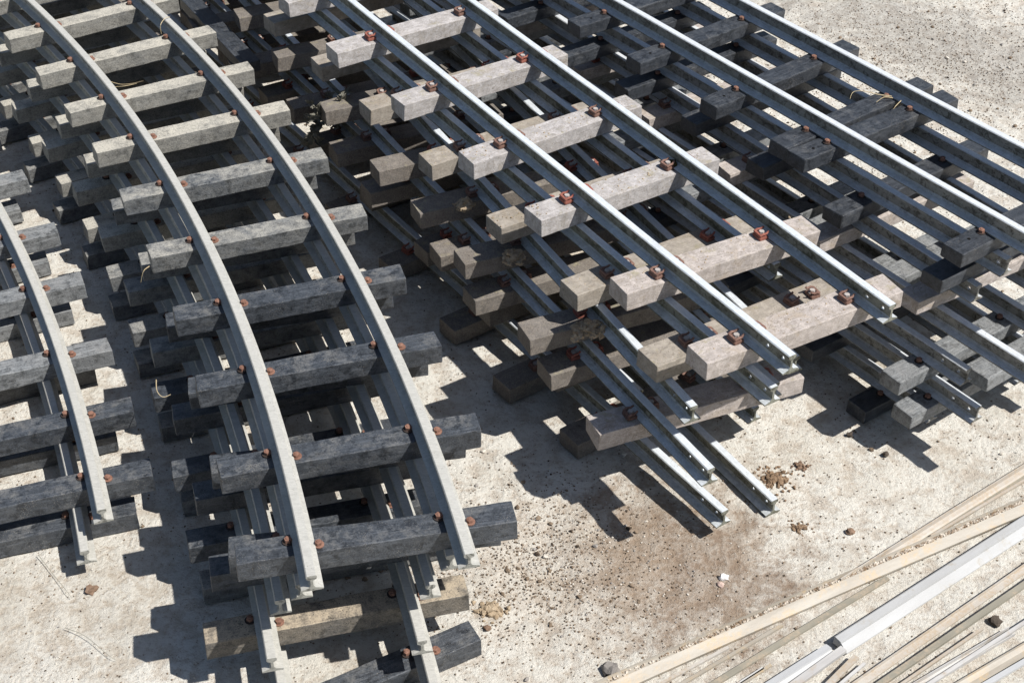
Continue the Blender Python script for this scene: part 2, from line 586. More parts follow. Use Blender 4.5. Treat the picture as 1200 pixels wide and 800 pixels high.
# C, top panel
straight('C', zC[0], HC, HRC, 0.055, 0.0,
         [(-3.5, 0, 0, 0, P), (-2.35, 0, 0, 0, P), (-1.19, 0.01, 0, 0, P), (0, -0.054, .012, 0, P), (1.185, -.013, .034, 0, P), (2.346, .005, .037, 0, P),
          (3.395, .022, 0, 0, P), (4.609, .025, -.06, 0, 'pale_pink'), (5.567, .016, -.047, 0, 'pale_pink')],
         [(-4.4, 6.016), (-4.4, 5.95)], 'rail_green',
         'uppermost straight panel of the middle stack, bright pale grey sleepers and red rail clips', LC, WC, 'C', holes=(-1, 1))
T = 'pale_tan'
straight('C', zC[1], HC, HRC, 0.0, 0.0,
         [(p - hC, -0.955 + 0.9, rnd.uniform(-.02, .02), 0, T) for p in (-3.6, -2.5, -1.35, -.231, .766, 1.892, 3.067, 4.156, 5.203)],
         [(-4.6, 5.942), (-4.6, 4.79)], 'rail_green',
         'second panel of the middle stack, its tan sleeper ends beside the bright ones', LC, WC, 'C', holes=(-1, 1))
MuShade = 'pale_mud_shade'
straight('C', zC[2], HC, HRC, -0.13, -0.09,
         [(p - hC, l + 0.9, -.05, 0, MuShade) for p, l in ((-5.3, -.9), (-4.3, -.9), (-3.2, -.9), (-2.1, -.95), (-1.05, -1.0), (.2, -1.08), (1.434, -1.16), (2.237, -1.19), (3.109, -1.256), (4.247, -1.335))],
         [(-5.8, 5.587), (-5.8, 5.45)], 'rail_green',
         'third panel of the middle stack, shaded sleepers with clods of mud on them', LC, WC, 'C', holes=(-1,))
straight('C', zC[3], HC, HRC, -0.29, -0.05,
         [(-5.1, -.3, -.05, 0, MuShade), (-4.0, -.35, -.05, 0, MuShade), (-2.9, -.35, -.05, 0, MuShade), (-1.8, -.35, -.05, 0, MuShade), (-.7, -.2, -.05, 0, MuShade), (.3, -.22, -.05, 0, MuShade), (1.1, -.28, -.05, 0, MuShade), (2.33, -.25, -.05, 0, MuShade), (3.05, -.33, -.05, 0, MuShade), (4.2, -.32, -.05, 0, MuShade),
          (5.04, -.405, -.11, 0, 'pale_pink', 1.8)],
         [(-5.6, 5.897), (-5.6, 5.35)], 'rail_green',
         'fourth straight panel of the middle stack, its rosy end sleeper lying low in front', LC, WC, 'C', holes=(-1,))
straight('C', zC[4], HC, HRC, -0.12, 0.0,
         [(p, -.1, 0, 0, MuShade) for p in (-5.0, -3.9, -2.8, -1.7, -.5, .63, 1.72, 2.8, 3.85)],
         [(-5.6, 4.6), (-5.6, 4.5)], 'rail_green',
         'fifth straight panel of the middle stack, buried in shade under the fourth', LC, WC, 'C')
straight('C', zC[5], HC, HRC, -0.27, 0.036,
         [(p - hC, l + .9, .03, 0, MuShade) for p, l in ((-5.2, -1.4), (-4.1, -1.35), (-3.0, -1.3), (-1.9, -1.27), (-.8, -1.25), (.35, -1.22), (1.45, -1.2), (2.581, -1.2), (3.525, -1.218), (4.4, -1.11))],
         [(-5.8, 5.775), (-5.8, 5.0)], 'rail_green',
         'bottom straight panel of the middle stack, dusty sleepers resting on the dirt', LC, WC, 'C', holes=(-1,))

hD = WD / 2
B = 'black_clean'
straight('D', zD[0], HD, HRD, 0.093, 0.0,
         [(-4.2, .08, 0, 0, B, LD, 'hole'), (-3.1, .08, 0, 0, B, LD, 'hole'), (-2.0, .08, 0, 0, B, LD, 'hole'), (-1.0, .08, 0, 0, B, LD, 'hole'), (0, .069, 0, .016, B, LD, 'hole'), (.878, .067, .023, 0, B, LD, 'hole'), (1.879, .075, .046, 0, B, LD, 'hole'), (2.761, .085, .023, .008, B, LD, 'hole'), (3.019, .08, -.02, 0, B, LD, 'hole'),
          (4.688, .092, 0, .011, B, LD, 'hole')],
         [(-5.0, 5.4), (-5.0, 5.45)], 'rail_brown',
         'uppermost straight panel of the right stack, black sleepers and long bright rails', LD, WD, 'D')
straight('D', zD[1], HD, HRD, 0.075, 0.0,
         [(p - hD, l + .94, rnd.uniform(-.02, .02), 0, B) for p, l in ((-3.9, -.9), (-2.9, -.95), (-1.9, -.95), (-.9, -1.0), (.098, -1.02), (.958, -.945), (1.777, -.857), (2.686, -.882), (3.585, -.878), (4.69, -.893))],
         [(-4.8, 4.915), (-4.8, 5.3)], 'rail_brown',
         'second panel from the top of the right stack, black sleeper ends beside the topmost ones', LD, WD, 'D', holes=(-1, 1))
straight('D', zD[2], HD, HRD, 0.02, -0.03,
         [(p - .1, l + .9, -.03, 0, 'pale_pink') for p, l in ((-3.4, -.7), (-2.3, -.7), (-1.15, -.75), (.007, -.75), (1.15, -.8), (2.311, -.836), (3.534, -.94), (4.599, -.936))],
         [(-4.3, 4.803), (-4.3, 4.9)], 'rail_brown',
         'third straight panel of the right stack, pale sleepers between the black layers', 1.8, WD, 'P', holes=(-1,))
straight('D', zD[3], HD, HRD, -0.16, 0.0,
         [(p, -.1, 0, 0, 'grey') for p in (-2.8, -1.6, -.4, .8, 1.9, 3.0, 3.9)],
         [(-4.0, 5.75), (-4.0, 5.5)], 'rail_brown',
         'fourth straight panel of the right stack, its left rail running out towards the right edge', LD, WD, 'D', holes=())
straight('D', zD[4], HD, HRD, -0.28, 0.0,
         [(p, -.27, 0, 0, 'grey') for p in (-2.4, -1.2, 0, 1.2, 2.4, 3.5)] + [(4.739 - hD, -.27, 0, 0, 'grey'), (5.0, .02, 0, 0, 'grey', 1.25)],
         [(-3.6, 5.033), (-3.6, 5.2)], 'rail_brown',
         'fifth straight panel of the right stack, grey sleepers with drilled rail ends', LD, WD, 'D', holes=(-1,))
straight('D', zD[5], HD, HRD, -0.27, 0.0,
         [(p, -.25, 0, 0, B) for p in (-2.2, -1.0, .2, 1.4, 2.6, 3.7)] + [(4.881 - hD, -.22, 0, 0, 'grey')],
         [(-3.5, 5.199), (-3.5, 5.3)], 'rail_brown',
         'sixth straight panel of the right stack, its end sleeper low beside the shadowed dirt', LD, WD, 'D', holes=(-1,))
straight('D', zD[6], HD, HRD, -0.27, 0.0,
         [(p, -.2, 0, 0, B) for p in (-2.4, -1.2, 0, 1.1, 2.2, 3.3, 4.31)],
         [(-3.5, 4.8), (-3.5, 4.9)], 'rail_brown',
         'bottom straight panel of the right stack, black sleepers lying on the dirt', LD, WD, 'D')


# ------------------------------------------------------------------ curved stacks
def curve_pt(q, s, off=0.0):
    x0, y0, t0, k = q
    t = t0 + k * s
    x = x0 + (math.cos(t) - math.cos(t0)) / k
    y = y0 + (math.sin(t) - math.sin(t0)) / k
    return x + math.cos(t) * off, y + math.sin(t) * off, t


def curved(stack, q, ztop, H, hr, offf, sleepers, ends, label, L, Wd, gauge=0.988, railmat='rail'):
    ox, oy, _ = curve_pt(q, 4.0, offf(4.0))
    e = empty('track_panel', W(ox, oy, ztop - H))
    tag(e, label, 'curved track panel', GROUPS[stack])
    for i, sp in enumerate(sleepers):
        s, co_, yw, roll, mat = sp[:5]
        off = offf(s) if co_ is None else co_
        x, y, t = curve_pt(q, s, off)
        if len(sp) > 5:
            x, y, t = sp[5]
        c = offf(s) - off
        add_sleeper(e, x - ox, y - oy, t + yw, roll, L, Wd, H, 'A', mat, i, (c - gauge / 2, c + gauge / 2), z=H,
                    label=None)
    for side, (s0, s1) in zip((-1, 1), ends):
        path = []
        k = 0
        s = s0
        while True:
            x, y, t = curve_pt(q, s, offf(s) + side * gauge / 2)
            path.append((x - ox, y - oy, math.cos(t), math.sin(t)))
            if s >= s1:
                break
            s = min(s1, s + 0.16)
        link('rail', sweep(path, rail_profile(hr)), MT[railmat], e, Vector((0, 0, H)) * U)
    return e


QA = (-0.86706, 6.90909, 0.2626, 0.043113)
HA, HRA, LA, WA = 0.158, 0.130, 1.833, 0.20
zA = [-0.40 - 0.288 * i for i in range(5)]


def mA(s):
    return 'black' if s < 3.3 else ('black_dusty' if s < 5.2 else 'black_dirty')


sA = [0.0, .886, 1.861, 2.757, 3.711, 4.684, 5.608, 6.478, 7.377, 8.289, 9.25, 10.2, 11.15, 12.1, 13.05]
yA = [-.035, -.019, -.03, -.05, -.05, -.045, -.04, -.035, -.03, -.035, -.03, -.03, -.03, -.03, -.03]
rA = [-.02, .01, 0, .01, .015, .01, .01, 0, 0, 0, 0, 0, 0, 0, 0]
curved('A', QA, zA[0], HA, HRA, lambda s: 0.02, [(s, -0.002, y, r, 'muddy' if False else mA(s)) for s, y, r in zip(sA, yA, rA)],
       [(-.41, 13.6), (-.45, 13.6)], 'uppermost curved panel of the big left stack, rails sweeping over black sleepers', LA, WA)
curved('A', QA, zA[1], HA, HRA, lambda s: -0.04, [(s, None, -.115, 0, mA(s)) for s in (.30, 1.19, 2.15, 3.04, 4.0, 4.97, 5.89, 6.76, 7.66, 8.57, 9.53, 10.48, 11.43, 12.38)],
       [(-.19, 13.3), (-.17, 13.3)], 'second curved panel of the big left stack, sleeper ends peeping out below the top ones', LA, WA)
curved('A', QA, zA[2], HA, HRA, lambda s: -0.177, [(s, None, -.05, 0, mA(s + 0.6)) for s in (.51, 1.32, 2.29, 3.2, 4.15, 5.1, 6.0, 6.95, 7.9, 8.8, 9.8, 10.7, 11.7, 12.6)],
       [(-.02, 13.3), (-.13, 13.3)], 'third curved panel of the big left stack, dark sleepers in full shade', LA, WA)
offA4 = lambda s: -0.285 + max(0.0, s - 1.5) * 0.023
curved('A', QA, zA[3], HA, HRA, offA4, [(.2, None, -.01, 0, 'muddy')] + [(s, None, -.04, 0, 'black' if s < 3 else ('black_dusty' if s < 5 else 'black_dirty')) for s in (1.15, 1.97, 2.99, 3.96, 4.88, 5.79, 6.74, 7.67, 8.61, 9.6, 10.5, 11.5, 12.4)],
       [(-.25, 13.2), (-.34, 13.2)], 'fourth curved panel of the big left stack, with a mud covered sleeper at its end', LA, WA)
curved('A', QA, zA[4], HA, HRA, lambda s: -0.24, [(0, None, 0, 0, 'black', (-1.04, 6.64, 0.52))] + [(s, None, -.03, 0, 'black_dusty') for s in (1.0, 2.0, 2.95, 3.9, 4.85, 5.8, 6.75, 7.7, 8.65, 9.6)],
       [(-1.7, 10.3), (-1.6, 10.3)], 'bottom curved panel of the big left stack, ending in a crooked black sleeper', LA, WA)

QS0 = (-2.7157, 8.3768, 0.3633, 0.0383)
QS1 = (-2.8549, 8.2536, 0.3493, 0.0399)
curved('S', QS0, -1.264, HA, HRA, lambda s: -0.925, [(s + .1, None, -.03, 0, 'black' if s < 1 else 'grey') for s in (0, .794, 1.648, 2.683, 3.605, 4.675, 5.6, 6.5)],
       [(-.42, 7.2), (-.42, 7.2)], 'upper curved panel of the low stack at the left edge', LA, WA)
curved('S', QS1, -1.552, HA, HRA, lambda s: -0.925, [(s + .1, None, -.03, 0, 'black' if s < 2 else 'grey') for s in (0, .958, 1.896, 2.799, 3.659, 4.692, 5.6, 6.5)],
       [(-.44, 7.2), (-.44, 7.2)], 'lower curved panel of the low stack at the left edge, lying on the dirt', LA, WA)


# ------------------------------------------------------------------ loose rails on the ground
def back(px, py, z):
    d = FW + RT * ((px - 600) / FPX) - UP * ((py - 400) / FPX)
    t = (z - CAM_H) / d.z
    return Vector((d.x * t, d.y * t))


def cframe(stack, p, o):
    x0, y0, a = FR[stack]
    return Vector((x0 + math.cos(a) * p - math.sin(a) * o, y0 + math.sin(a) * p + math.cos(a) * o))


def loose_bar(name, A, Bp, z0, prof, mat, label, cat, group=None, holes=False, z1=None, nseg=8, bow=0.0):
    """extruded bar from layout point A to B lying at height z0 (z1 at B)"""
    d = (Bp - A)
    Ln = d.length
    d.normalize()
    n = Vector((-d.y, d.x))
    path = [(Ln * k / nseg, bow * math.sin(math.pi * k / nseg), 0, 1) for k in range(nseg + 1)]
    bm = sweep(path, prof)
    if z1 is not None:
        for v in bm.verts:
            v.co.z += (z1 - z0) * U * (v.co.x / (Ln * U))
    o = link(name, bm, MT[mat] if isinstance(mat, str) else mat, None)
    if holes:
        cut_holes(o, [Vector(((Ln - q) * U, 0, 0.5 * HRC * U)) for q in (0.085, 0.25)], Vector((0, 1, 0)))
    o.location = W(A.x, A.y, z0)
    o.rotation_euler = (0, 0, math.atan2(d.y, d.x))
    tag(o, label, cat, group)
    return o


loose_bar('loose_rail', cframe('C', 1.5, -0.07), cframe('C', 5.79, -0.160), GZ + 0.002, rail_profile(HRC), 'rail_green',
          'single loose rail lying flat on the dirt in front of the middle stack', 'rail', None, holes=True)


def spare_sleeper():
    c = cframe('C', -2.52, -1.11)
    me = sleeper_mesh(1.84, 0.20, HD, 5, 0.008)
    me.materials.append(MT['black_clean'])
    o = link('spare_sleeper', me, None, None, W(c.x, c.y, zC[3] + HD + 0.003), (0, 0, FR['C'][2] - 0.03))
    tag(o, 'loose black sleeper laid lengthwise at the far left side of the middle stack', 'sleeper')


spare_sleeper()


# ------------------------------------------------------------------ ground
def ground_h(x, y):
    return (0.005 * noise.noise(Vector((x * 2.2, y * 2.2, 0))) + 0.0034 * noise.noise(Vector((x * 9, y * 9, 5)))
            + 0.0022 * noise.noise(Vector((x * 24, y * 24, 9))) + 0.0012 * noise.noise(Vector((x * 60, y * 60, 3))))


def ground():
    k = M('dry_dirt', rough=0.95, spec=0.15)
    tc = [n for n in k.nt.nodes if n.bl_idname == 'ShaderNodeTexCoord'][0]
    k.vec = tc.outputs['Object']
    big = k.noise(1.3, 6, 0.6)
    mid = k.noise(7, 7, 0.65)
    fine = k.noise(120, 7, 0.75)
    grit = k.noise(520, 5, 0.85)
    med = k.noise(30, 7, 0.7)
    c = k.mix(k.ramp(mid, [(0.36, 0.0), (0.64, 1.0)]), (0.62, 0.60, 0.545), (0.545, 0.52, 0.46))
    c = k.mix(k.ramp(med, [(0.40, 0.7), (0.54, 0.0)]), c, (0.41, 0.355, 0.29))
    c = k.mix(k.ramp(fine, [(0.30, 0.75), (0.48, 0.0)]), c, (0.38, 0.315, 0.25))
    c = k.mix(k.ramp(grit, [(0.56, 0.0), (0.72, 0.8)]), c, (0.72, 0.68, 0.62))
    spk = k.math('MULTIPLY', k.ramp(k.math('ADD', k.vor(230), k.math('MULTIPLY', fine, 0.5)), [(0.34, 1.0), (0.42, 0.0)]), k.ramp(med, [(0.42, 1.0), (0.60, 0.25)]))
    c = k.mix(spk, c, (0.15, 0.105, 0.07))
    dots = k.math('MULTIPLY', k.ramp(k.math('ADD', k.vor(105), k.math('MULTIPLY', grit, 0.22)), [(0.22, 1.0), (0.27, 0.0)]), k.ramp(k.noise(9, 5, 0.7), [(0.50, 0.0), (0.62, 0.7)]))
    c = k.mix(dots, c, (0.16, 0.115, 0.08))
    lite = k.ramp(k.math('ADD', k.vor(150), k.math('MULTIPLY', fine, 0.2)), [(0.2, 0.8), (0.27, 0.0)])
    c = k.mix(k.math('MULTIPLY', lite, k.ramp(k.noise(13, 4, 0.7), [(0.5, 0.0), (0.6, 0.8)])), c, (0.78, 0.75, 0.70))
    # damp brown patch between the stacks and scattered darker grit
    def patch(cx, cy, rx, ry, rot, amt, col, c, nsc=9):
        mp = N(k.nt, 'ShaderNodeMapping')
        mp.vector_type = 'TEXTURE'
        mp.inputs['Location'].default_value = (cx * U, cy * U, 0)
        mp.inputs['Rotation'].default_value = (0, 0, rot)
        mp.inputs['Scale'].default_value = (rx * U, ry * U, 1)
        k.nt.links.new(tc.outputs['Object'], mp.inputs[0])
        g = N(k.nt, 'ShaderNodeVectorMath', operation='LENGTH')
        k.nt.links.new(mp.outputs[0], g.inputs[0])
        v = k.math('ADD', g.outputs['Value'], k.math('MULTIPLY', k.math('SUBTRACT', k.noise(nsc, 8, 0.8), 0.5), 3.0))
        f = k.ramp(v, [(0.45, 0.0), (1.25, 1.0)])
        f = k.math('SUBTRACT', 1.0, f)
        f = k.math('MULTIPLY', f, k.ramp(k.math('ADD', k.math('MULTIPLY', fine, 0.5), k.math('MULTIPLY', med, 0.5)), [(0.40, amt), (0.60, amt * 0.62)]))
        return k.mix(f, c, col)
    p = back(800, 660, GZ)
    c = patch(p.x, p.y, 0.95, 1.2, 0.4, 1.0, (0.225, 0.165, 0.12), c, 16)
    p = back(690, 655, GZ)
    c = patch(p.x, p.y, 1.3, 1.0, 0.2, 0.4, (0.36, 0.285, 0.21), c)
    p = back(1130, 60, GZ)
    c = patch(p.x, p.y, 4.2, 1.2, -0.75, 0.7, (0.25, 0.23, 0.205), c, 14)
    p = back(700, 250, GZ)
    c = patch(p.x, p.y, 3.5, 1.9, -0.95, 0.5, (0.38, 0.29, 0.19), c)
    p = back(60, 720, GZ)
    c = patch(p.x, p.y, 1.2, 0.8, 0.2, 0.35, (0.33, 0.28, 0.21), c)
    k.col(c)
    k.bump(k.math('ADD', k.math('MULTIPLY', fine, 0.28), k.math('ADD', k.math('MULTIPLY', grit, 0.25), k.math('ADD', k.math('MULTIPLY', med, 1.6), mid))), 0.95, 0.006)
    # sheet: fine in view, coarse to the horizon
    def axis(c0, c1, step):
        v = [c0 + (c1 - c0) * i / int((c1 - c0) / step) for i in range(int((c1 - c0) / step) + 1)]
        far = [1, 2.5, 6, 15, 40, 120, 400, 900]
        return [c0 - f for f in reversed(far)] + v + [c1 + f for f in far]
    xs, ys = axis(-1.9, 2.2, 0.011), axis(0.75, 4.9, 0.012)
    verts, faces = [], []
    nx = len(xs)
    for y in ys:
        for x in xs:
            inside = -1.9 <= x <= 2.2 and 0.75 <= y <= 4.9
            h = 0
            if inside:
                h = ground_h(x, y) - 0.004
            else:
                h = -0.004
            verts.append((x, y, h))
    for j in range(len(ys) - 1):
        for i in range(nx - 1):
            a = j * nx + i
            faces.append((a, a + 1, a + nx + 1, a + nx))
    me = bpy.data.meshes.new('ground')
    me.from_pydata(verts, [], faces)
    for f in me.polygons:
        f.use_smooth = True
    o = link('ground', me, k.mat)
    tag(o, kind='structure')


ground()


# ------------------------------------------------------------------ stones, clods and litter
def lump(bm, c, r, sq=0.7, seed=0, sub=1, rough=0.35):
    m_ = bmesh.ops.create_icosphere(bm, subdivisions=sub, radius=1.0)
    rr = random.Random(seed)
    rot = Euler((rr.uniform(0, 3), rr.uniform(0, 3), rr.uniform(0, 6))).to_matrix()
    sc = Vector((rr.uniform(.8, 1.25), rr.uniform(.7, 1.1), rr.uniform(.6, 1.0)))
    for v in m_['verts']:
        p = rot @ (v.co * sc)
        if type(v.co) and True:
            nn = noise.noise(p * 1.7 + Vector((seed * 1.37, 0, 0))) * rough * 1.6 + (noise.noise(p * 4.3 + Vector((0, seed * 2.1, 0))) * rough * 0.8 if sub > 1 else 0)
        p = p * (1 + nn)
        v.co = Vector((p.x * r, p.y * r, p.z * r * sq)) + c
    return m_['verts']


def gravel():
    r = random.Random(11)
    V, F, MI = [], [], []
    oct_v = [Vector(v) for v in ((1, 0, 0), (0, 1, 0), (-1, 0, 0), (0, -1, 0), (0, 0, 1), (0, 0, -1))]
    oct_f = [(0, 1, 4), (1, 2, 4), (2, 3, 4), (3, 0, 4), (1, 0, 5), (2, 1, 5), (3, 2, 5), (0, 3, 5)]
    base = bmesh.new()
    bmesh.ops.create_icosphere(base, subdivisions=1, radius=1.0)
    bv = [v.co.copy() for v in base.verts]
    bf = [[v.index for v in f.verts] for f in base.faces]
    base.free()
    def mk(vs):
        rot = Euler((r.uniform(0, 3), r.uniform(0, 3), 0)).to_matrix()
        return [(rot @ v) * (1 + r.uniform(-.35, .3)) for v in vs]
    big = [mk(bv) for _ in range(12)]
    small = [mk(oct_v) for _ in range(16)]
    dense = [(back(1130, 50, GZ), 3.2), (back(1040, 90, GZ), 2.0), (back(800, 660, GZ), 0.8), (back(690, 660, GZ), 1.2), (back(90, 700, GZ), 1.0), (back(620, 660, GZ), .8)]
    n = 0
    while n < 21000:
        if r.random() < 0.33:
            cen, rad = dense[r.choice((0, 0, 0, 0, 1, 1, 3, 5))]
            x, y = r.gauss(cen.x, rad * 0.5), r.gauss(cen.y, rad * 0.5)
        else:
            y = 4.6 + 15 * r.random() ** 1.25
            x = r.uniform(-.42, .46) * (y + 3)
            if noise.noise(Vector((x * 1.3, y * 1.3, 2.0))) + 0.5 * noise.noise(Vector((x * 5, y * 5, 7.0))) < r.uniform(-.45, .35):
                continue
        n += 1
        tiny = r.random() < 0.94
        size = r.uniform(.0045, .0105) if tiny else 0.009 + 0.016 * r.random() ** 5
        sh = r.choice(small if tiny else big)
        a = r.uniform(0, 6.28)
        ca, sa_ = math.cos(a) * size, math.sin(a) * size
        i0 = len(V)
        h = 0.0
        for v in sh:
            V.append(((x + v.x * ca - v.y * sa_) * U, (y + v.x * sa_ + v.y * ca) * U, (v.z * 0.7 * size + size * 0.3) * U - 0.0035 + ground_h(x * U, y * U)))
        q = r.random()
        mi = 0 if q < 0.58 else (1 if q < 0.68 else (3 if q < 0.80 else 2))
        for f in (oct_f if tiny else bf):
            F.append([i0 + k for k in f])
            MI.append(mi)
    me = bpy.data.meshes.new('gravel')
    me.from_pydata(V, [], F)
    for mname, a, b in (('grit_brown', (0.24, 0.185, 0.135), (0.13, 0.095, 0.065)), ('grit_grey', (0.33, 0.31, 0.29), (0.22, 0.20, 0.18)),
                        ('grit_pale', (0.58, 0.54, 0.48), (0.48, 0.44, 0.38)), ('grit_dark', (0.085, 0.062, 0.045), (0.05, 0.038, 0.028))):
        me.materials.append(mudmat(mname, a, b, 80))
    me.polygons.foreach_set('material_index', MI)
    o = link('gravel', me)
    tag(o, kind='stuff')


gravel()


def stone(px, py, size, label, mat, name='stone', sq=0.6, seed=1, z=GZ, cat='stone', sub=2, rough=0.35, group=None):
    b = back(px, py, z)
    bm = bmesh.new()
    lump(bm, Vector((0, 0, size * sq * 0.55 * U)), size * U, sq, seed, sub, rough)
    o = link(name, bm, MT.get(mat) or mat, None, W(b.x, b.y, z) - Vector((0, 0, 0.003)))
    return tag(o, label, cat, group)


STG = mudmat('stone_grey', (0.24, 0.22, 0.20), (0.15, 0.14, 0.13))
STW = mudmat('stone_white', (0.72, 0.70, 0.68), (0.60, 0.58, 0.56))
STB = mudmat('stone_brown', (0.25, 0.17, 0.12), (0.15, 0.10, 0.07))
STD = mudmat('stone_dark', (0.10, 0.08, 0.065), (0.06, 0.05, 0.04))
stone(848, 676, 0.040, 'small white chip of stone on the brown patch of dirt', STW, seed=3)
stone(844, 684, 0.034, 'small pinkish stone touching the white chip', mudmat('stone_pink', (0.50, 0.38, 0.33), (0.4, 0.3, 0.25)), seed=4)
stone(716, 784, 0.062, 'grey stone at the bottom edge, left of the metal strips', STG, seed=5)
stone(1166, 727, 0.055, 'dark pebble between the dusty strips in the bottom right corner', STD, seed=6)
stone(107, 691, 0.055, 'largest brown stone in front of the low left stack', STB, seed=7)
stone(571, 735, 0.036, 'brown pebble just below the crumbly clod', STB, seed=9)
stone(1038, 531, 0.035, 'dark chip beside the shadow tip of the right stack', STD, seed=13)
stone(996, 508, 0.03, 'lone dark pebble in front of the right stack', STD, seed=16)
stone(997, 622, 0.035, 'brown pebble on the open dirt above the metal strips', STB, seed=17)


def clod_on(stack, p, o, z, size, label, seed, sq=0.8, mat='mud', sx=1.0, n=26):
    w = cframe(stack, p, o)
    r = random.Random(seed)
    bm = bmesh.new()
    lump(bm, Vector((0, 0, size * sq * 0.35 * U)), size * 0.8 * U, sq, seed, 3, 0.5)
    for i in range(n):
        a, q = r.uniform(0, 6.28), r.random() ** 0.6
        dz = (1 - q) * size * sq * 0.8
        lump(bm, Vector((math.cos(a) * q * size * sx * U, math.sin(a) * q * size * U, dz * U)), size * r.uniform(.16, .42) * U, 0.8, seed + i, 2, 0.6)
    o_ = link('mud_clod', bm, MT[mat], None, W(w.x, w.y, z - 0.01), (0, 0, FR[stack][2] + 1.57))
    return tag(o_, label, 'clod')


def crumbs(px, py, rad, n, label, mat, seed, smax=0.03):
    """a small heap of crumbled earth: many little lumps in one heap"""
    b = back(px, py, GZ)
    r = random.Random(seed)
    bm = bmesh.new()
    for i in range(n):
        a, q = r.uniform(0, 6.28), abs(r.gauss(0, 0.5))
        rr = smax * r.uniform(.25, 1) * max(0.35, 1 - q * 0.5)
        lump(bm, Vector((math.cos(a) * q * rad * 1.3, math.sin(a) * q * rad, rr * 0.3 + max(0, (0.5 - q)) * rad * 0.25)) * U, rr * U, 0.75, seed + i, 1, 0.5)
    o = link('mud_clod', bm, mat if not isinstance(mat, str) else MT[mat], None, W(b.x, b.y, GZ) - Vector((0, 0, 0.003)))
    return tag(o, label, 'clod')


crumbs(575, 714, 0.11, 90, 'crumbly earth clod on the dirt right of the big left stack', 'mud', 81, .045)
CB = mudmat('crumb_brown', (0.27, 0.19, 0.125), (0.15, 0.10, 0.065), 120)
crumbs(908, 560, 0.17, 170, 'low heap of crumbled brown earth right of the loose rail', CB, 82)
crumbs(938, 545, 0.07, 50, 'small dark reddish crumbs above the crumbled heap', STB, 83)
crumbs(937, 618, 0.13, 90, 'faint scatter of crumbs below the end of the loose rail', CB, 84, .02)
def sleeper_crumbs():
    r = random.Random(44)
    bm = bmesh.new()
    for p, oc in ((2.346, .0), (3.395, .02), (4.609, .02), (5.567, .016)):
        for i in range(70):
            o_ = oc + r.uniform(-.88, .88)
            if abs(abs(o_) - .5) < .09:
                continue
            q = cframe('C', p + r.uniform(-.11, .11), o_)
            lump(bm, Vector((q.x * U, q.y * U, 0)), r.uniform(.003, .010) * U, .8, i, 1)
    for p, l in ((.766, -.953), (1.892, -.953), (3.067, -.985), (4.156, -.956), (5.203, -.952)):
        for i in range(22):
            q = cframe('C', p - hC + r.uniform(-.11, .11), l + r.uniform(.02, .35))
            lump(bm, Vector((q.x * U, q.y * U, zC[1] * U)), r.uniform(.003, .009) * U, .8, i, 1)
    o = link('dirt_crumbs', bm, MT['mud'], None, Vector((0, 0, -GZ * U)))
    tag(o, kind='stuff')


sleeper_crumbs()
clod_on('C', 2.17, -0.80, zC[2], 0.085, 'mud clod on the upper shaded sleeper of the middle stack, by the dead plant', 21)
clod_on('C', 3.06, -0.86, zC[2], 0.095, 'round mud clod on the shaded sleeper in the heart of the middle stack', 22)
clod_on('C', 4.22, -0.86, zC[2], 0.11, 'widest mud clod, caked over the lowest shaded sleeper', 23, 0.6, sx=1.7)
clod_on('C', 3.41, 0.50, zC[0] + 0.0, 0.05, 'dark mossy tuft wedged against the right rail of the top middle panel', 24, 0.9, 'moss')


def strand(name, pts, r, mat, label, cat):
    cu = bmesh.new()
    prev = None
    for i, p in enumerate(pts):
        t = (pts[min(i + 1, len(pts) - 1)] - pts[max(i - 1, 0)]).normalized()
        a = t.cross(Vector((0.3, 0.2, 0.9))).normalized()
        b = t.cross(a)
        rr = r * (1 - 0.5 * i / len(pts))
        ring = [cu.verts.new(p + (a * math.cos(k * math.pi / 2.5) + b * math.sin(k * math.pi / 2.5)) * rr) for k in range(5)]
        if prev:
            for k in range(5):
                cu.faces.new((prev[k], prev[(k + 1) % 5], ring[(k + 1) % 5], ring[k]))
        prev = ring
    return cu


def tube_into(bm, pts, r):
    prev = None
    for i, p in enumerate(pts):
        t = (pts[min(i + 1, len(pts) - 1)] - pts[max(i - 1, 0)]).normalized()
        a = t.cross(Vector((0.31, 0.22, 0.93))).normalized()
        b = t.cross(a)
        rr = r * (1 - 0.55 * i / len(pts))
        ring = [bm.verts.new(p + (a * math.cos(k * math.pi / 2.5) + b * math.sin(k * math.pi / 2.5)) * rr) for k in range(5)]
        if prev:
            for k in range(5):
                bm.faces.new((prev[k], prev[(k + 1) % 5], ring[(k + 1) % 5], ring[k]))
        prev = ring


def px3(px, py, z):
    b = back(px, py, z)
    return W(b.x, b.y, z)


def grass(label, strands, mat='straw', r=0.0045, name='dry_grass_wisp', cat='grass wisp'):
    bm = bmesh.new()
    org = px3(*strands[0][0])
    for st in strands:
        P3 = [px3(*s) for s in st]
        # catmull smoothing
        out = []
        for i in range(len(P3) - 1):
            p0, p1, p2, p3 = P3[max(i - 1, 0)], P3[i], P3[i + 1], P3[min(i + 2, len(P3) - 1)]
            for k in range(5):
                t = k / 5
                out.append(0.5 * ((2 * p1) + (p2 - p0) * t + (2 * p0 - 5 * p1 + 4 * p2 - p3) * t * t + (3 * p1 - p0 - 3 * p2 + p3) * t ** 3))
        out.append(P3[-1])
        tube_into(bm, [q - org for q in out], r * U)
    o = link(name, bm, MT[mat], None, org)
    return tag(o, label, cat)


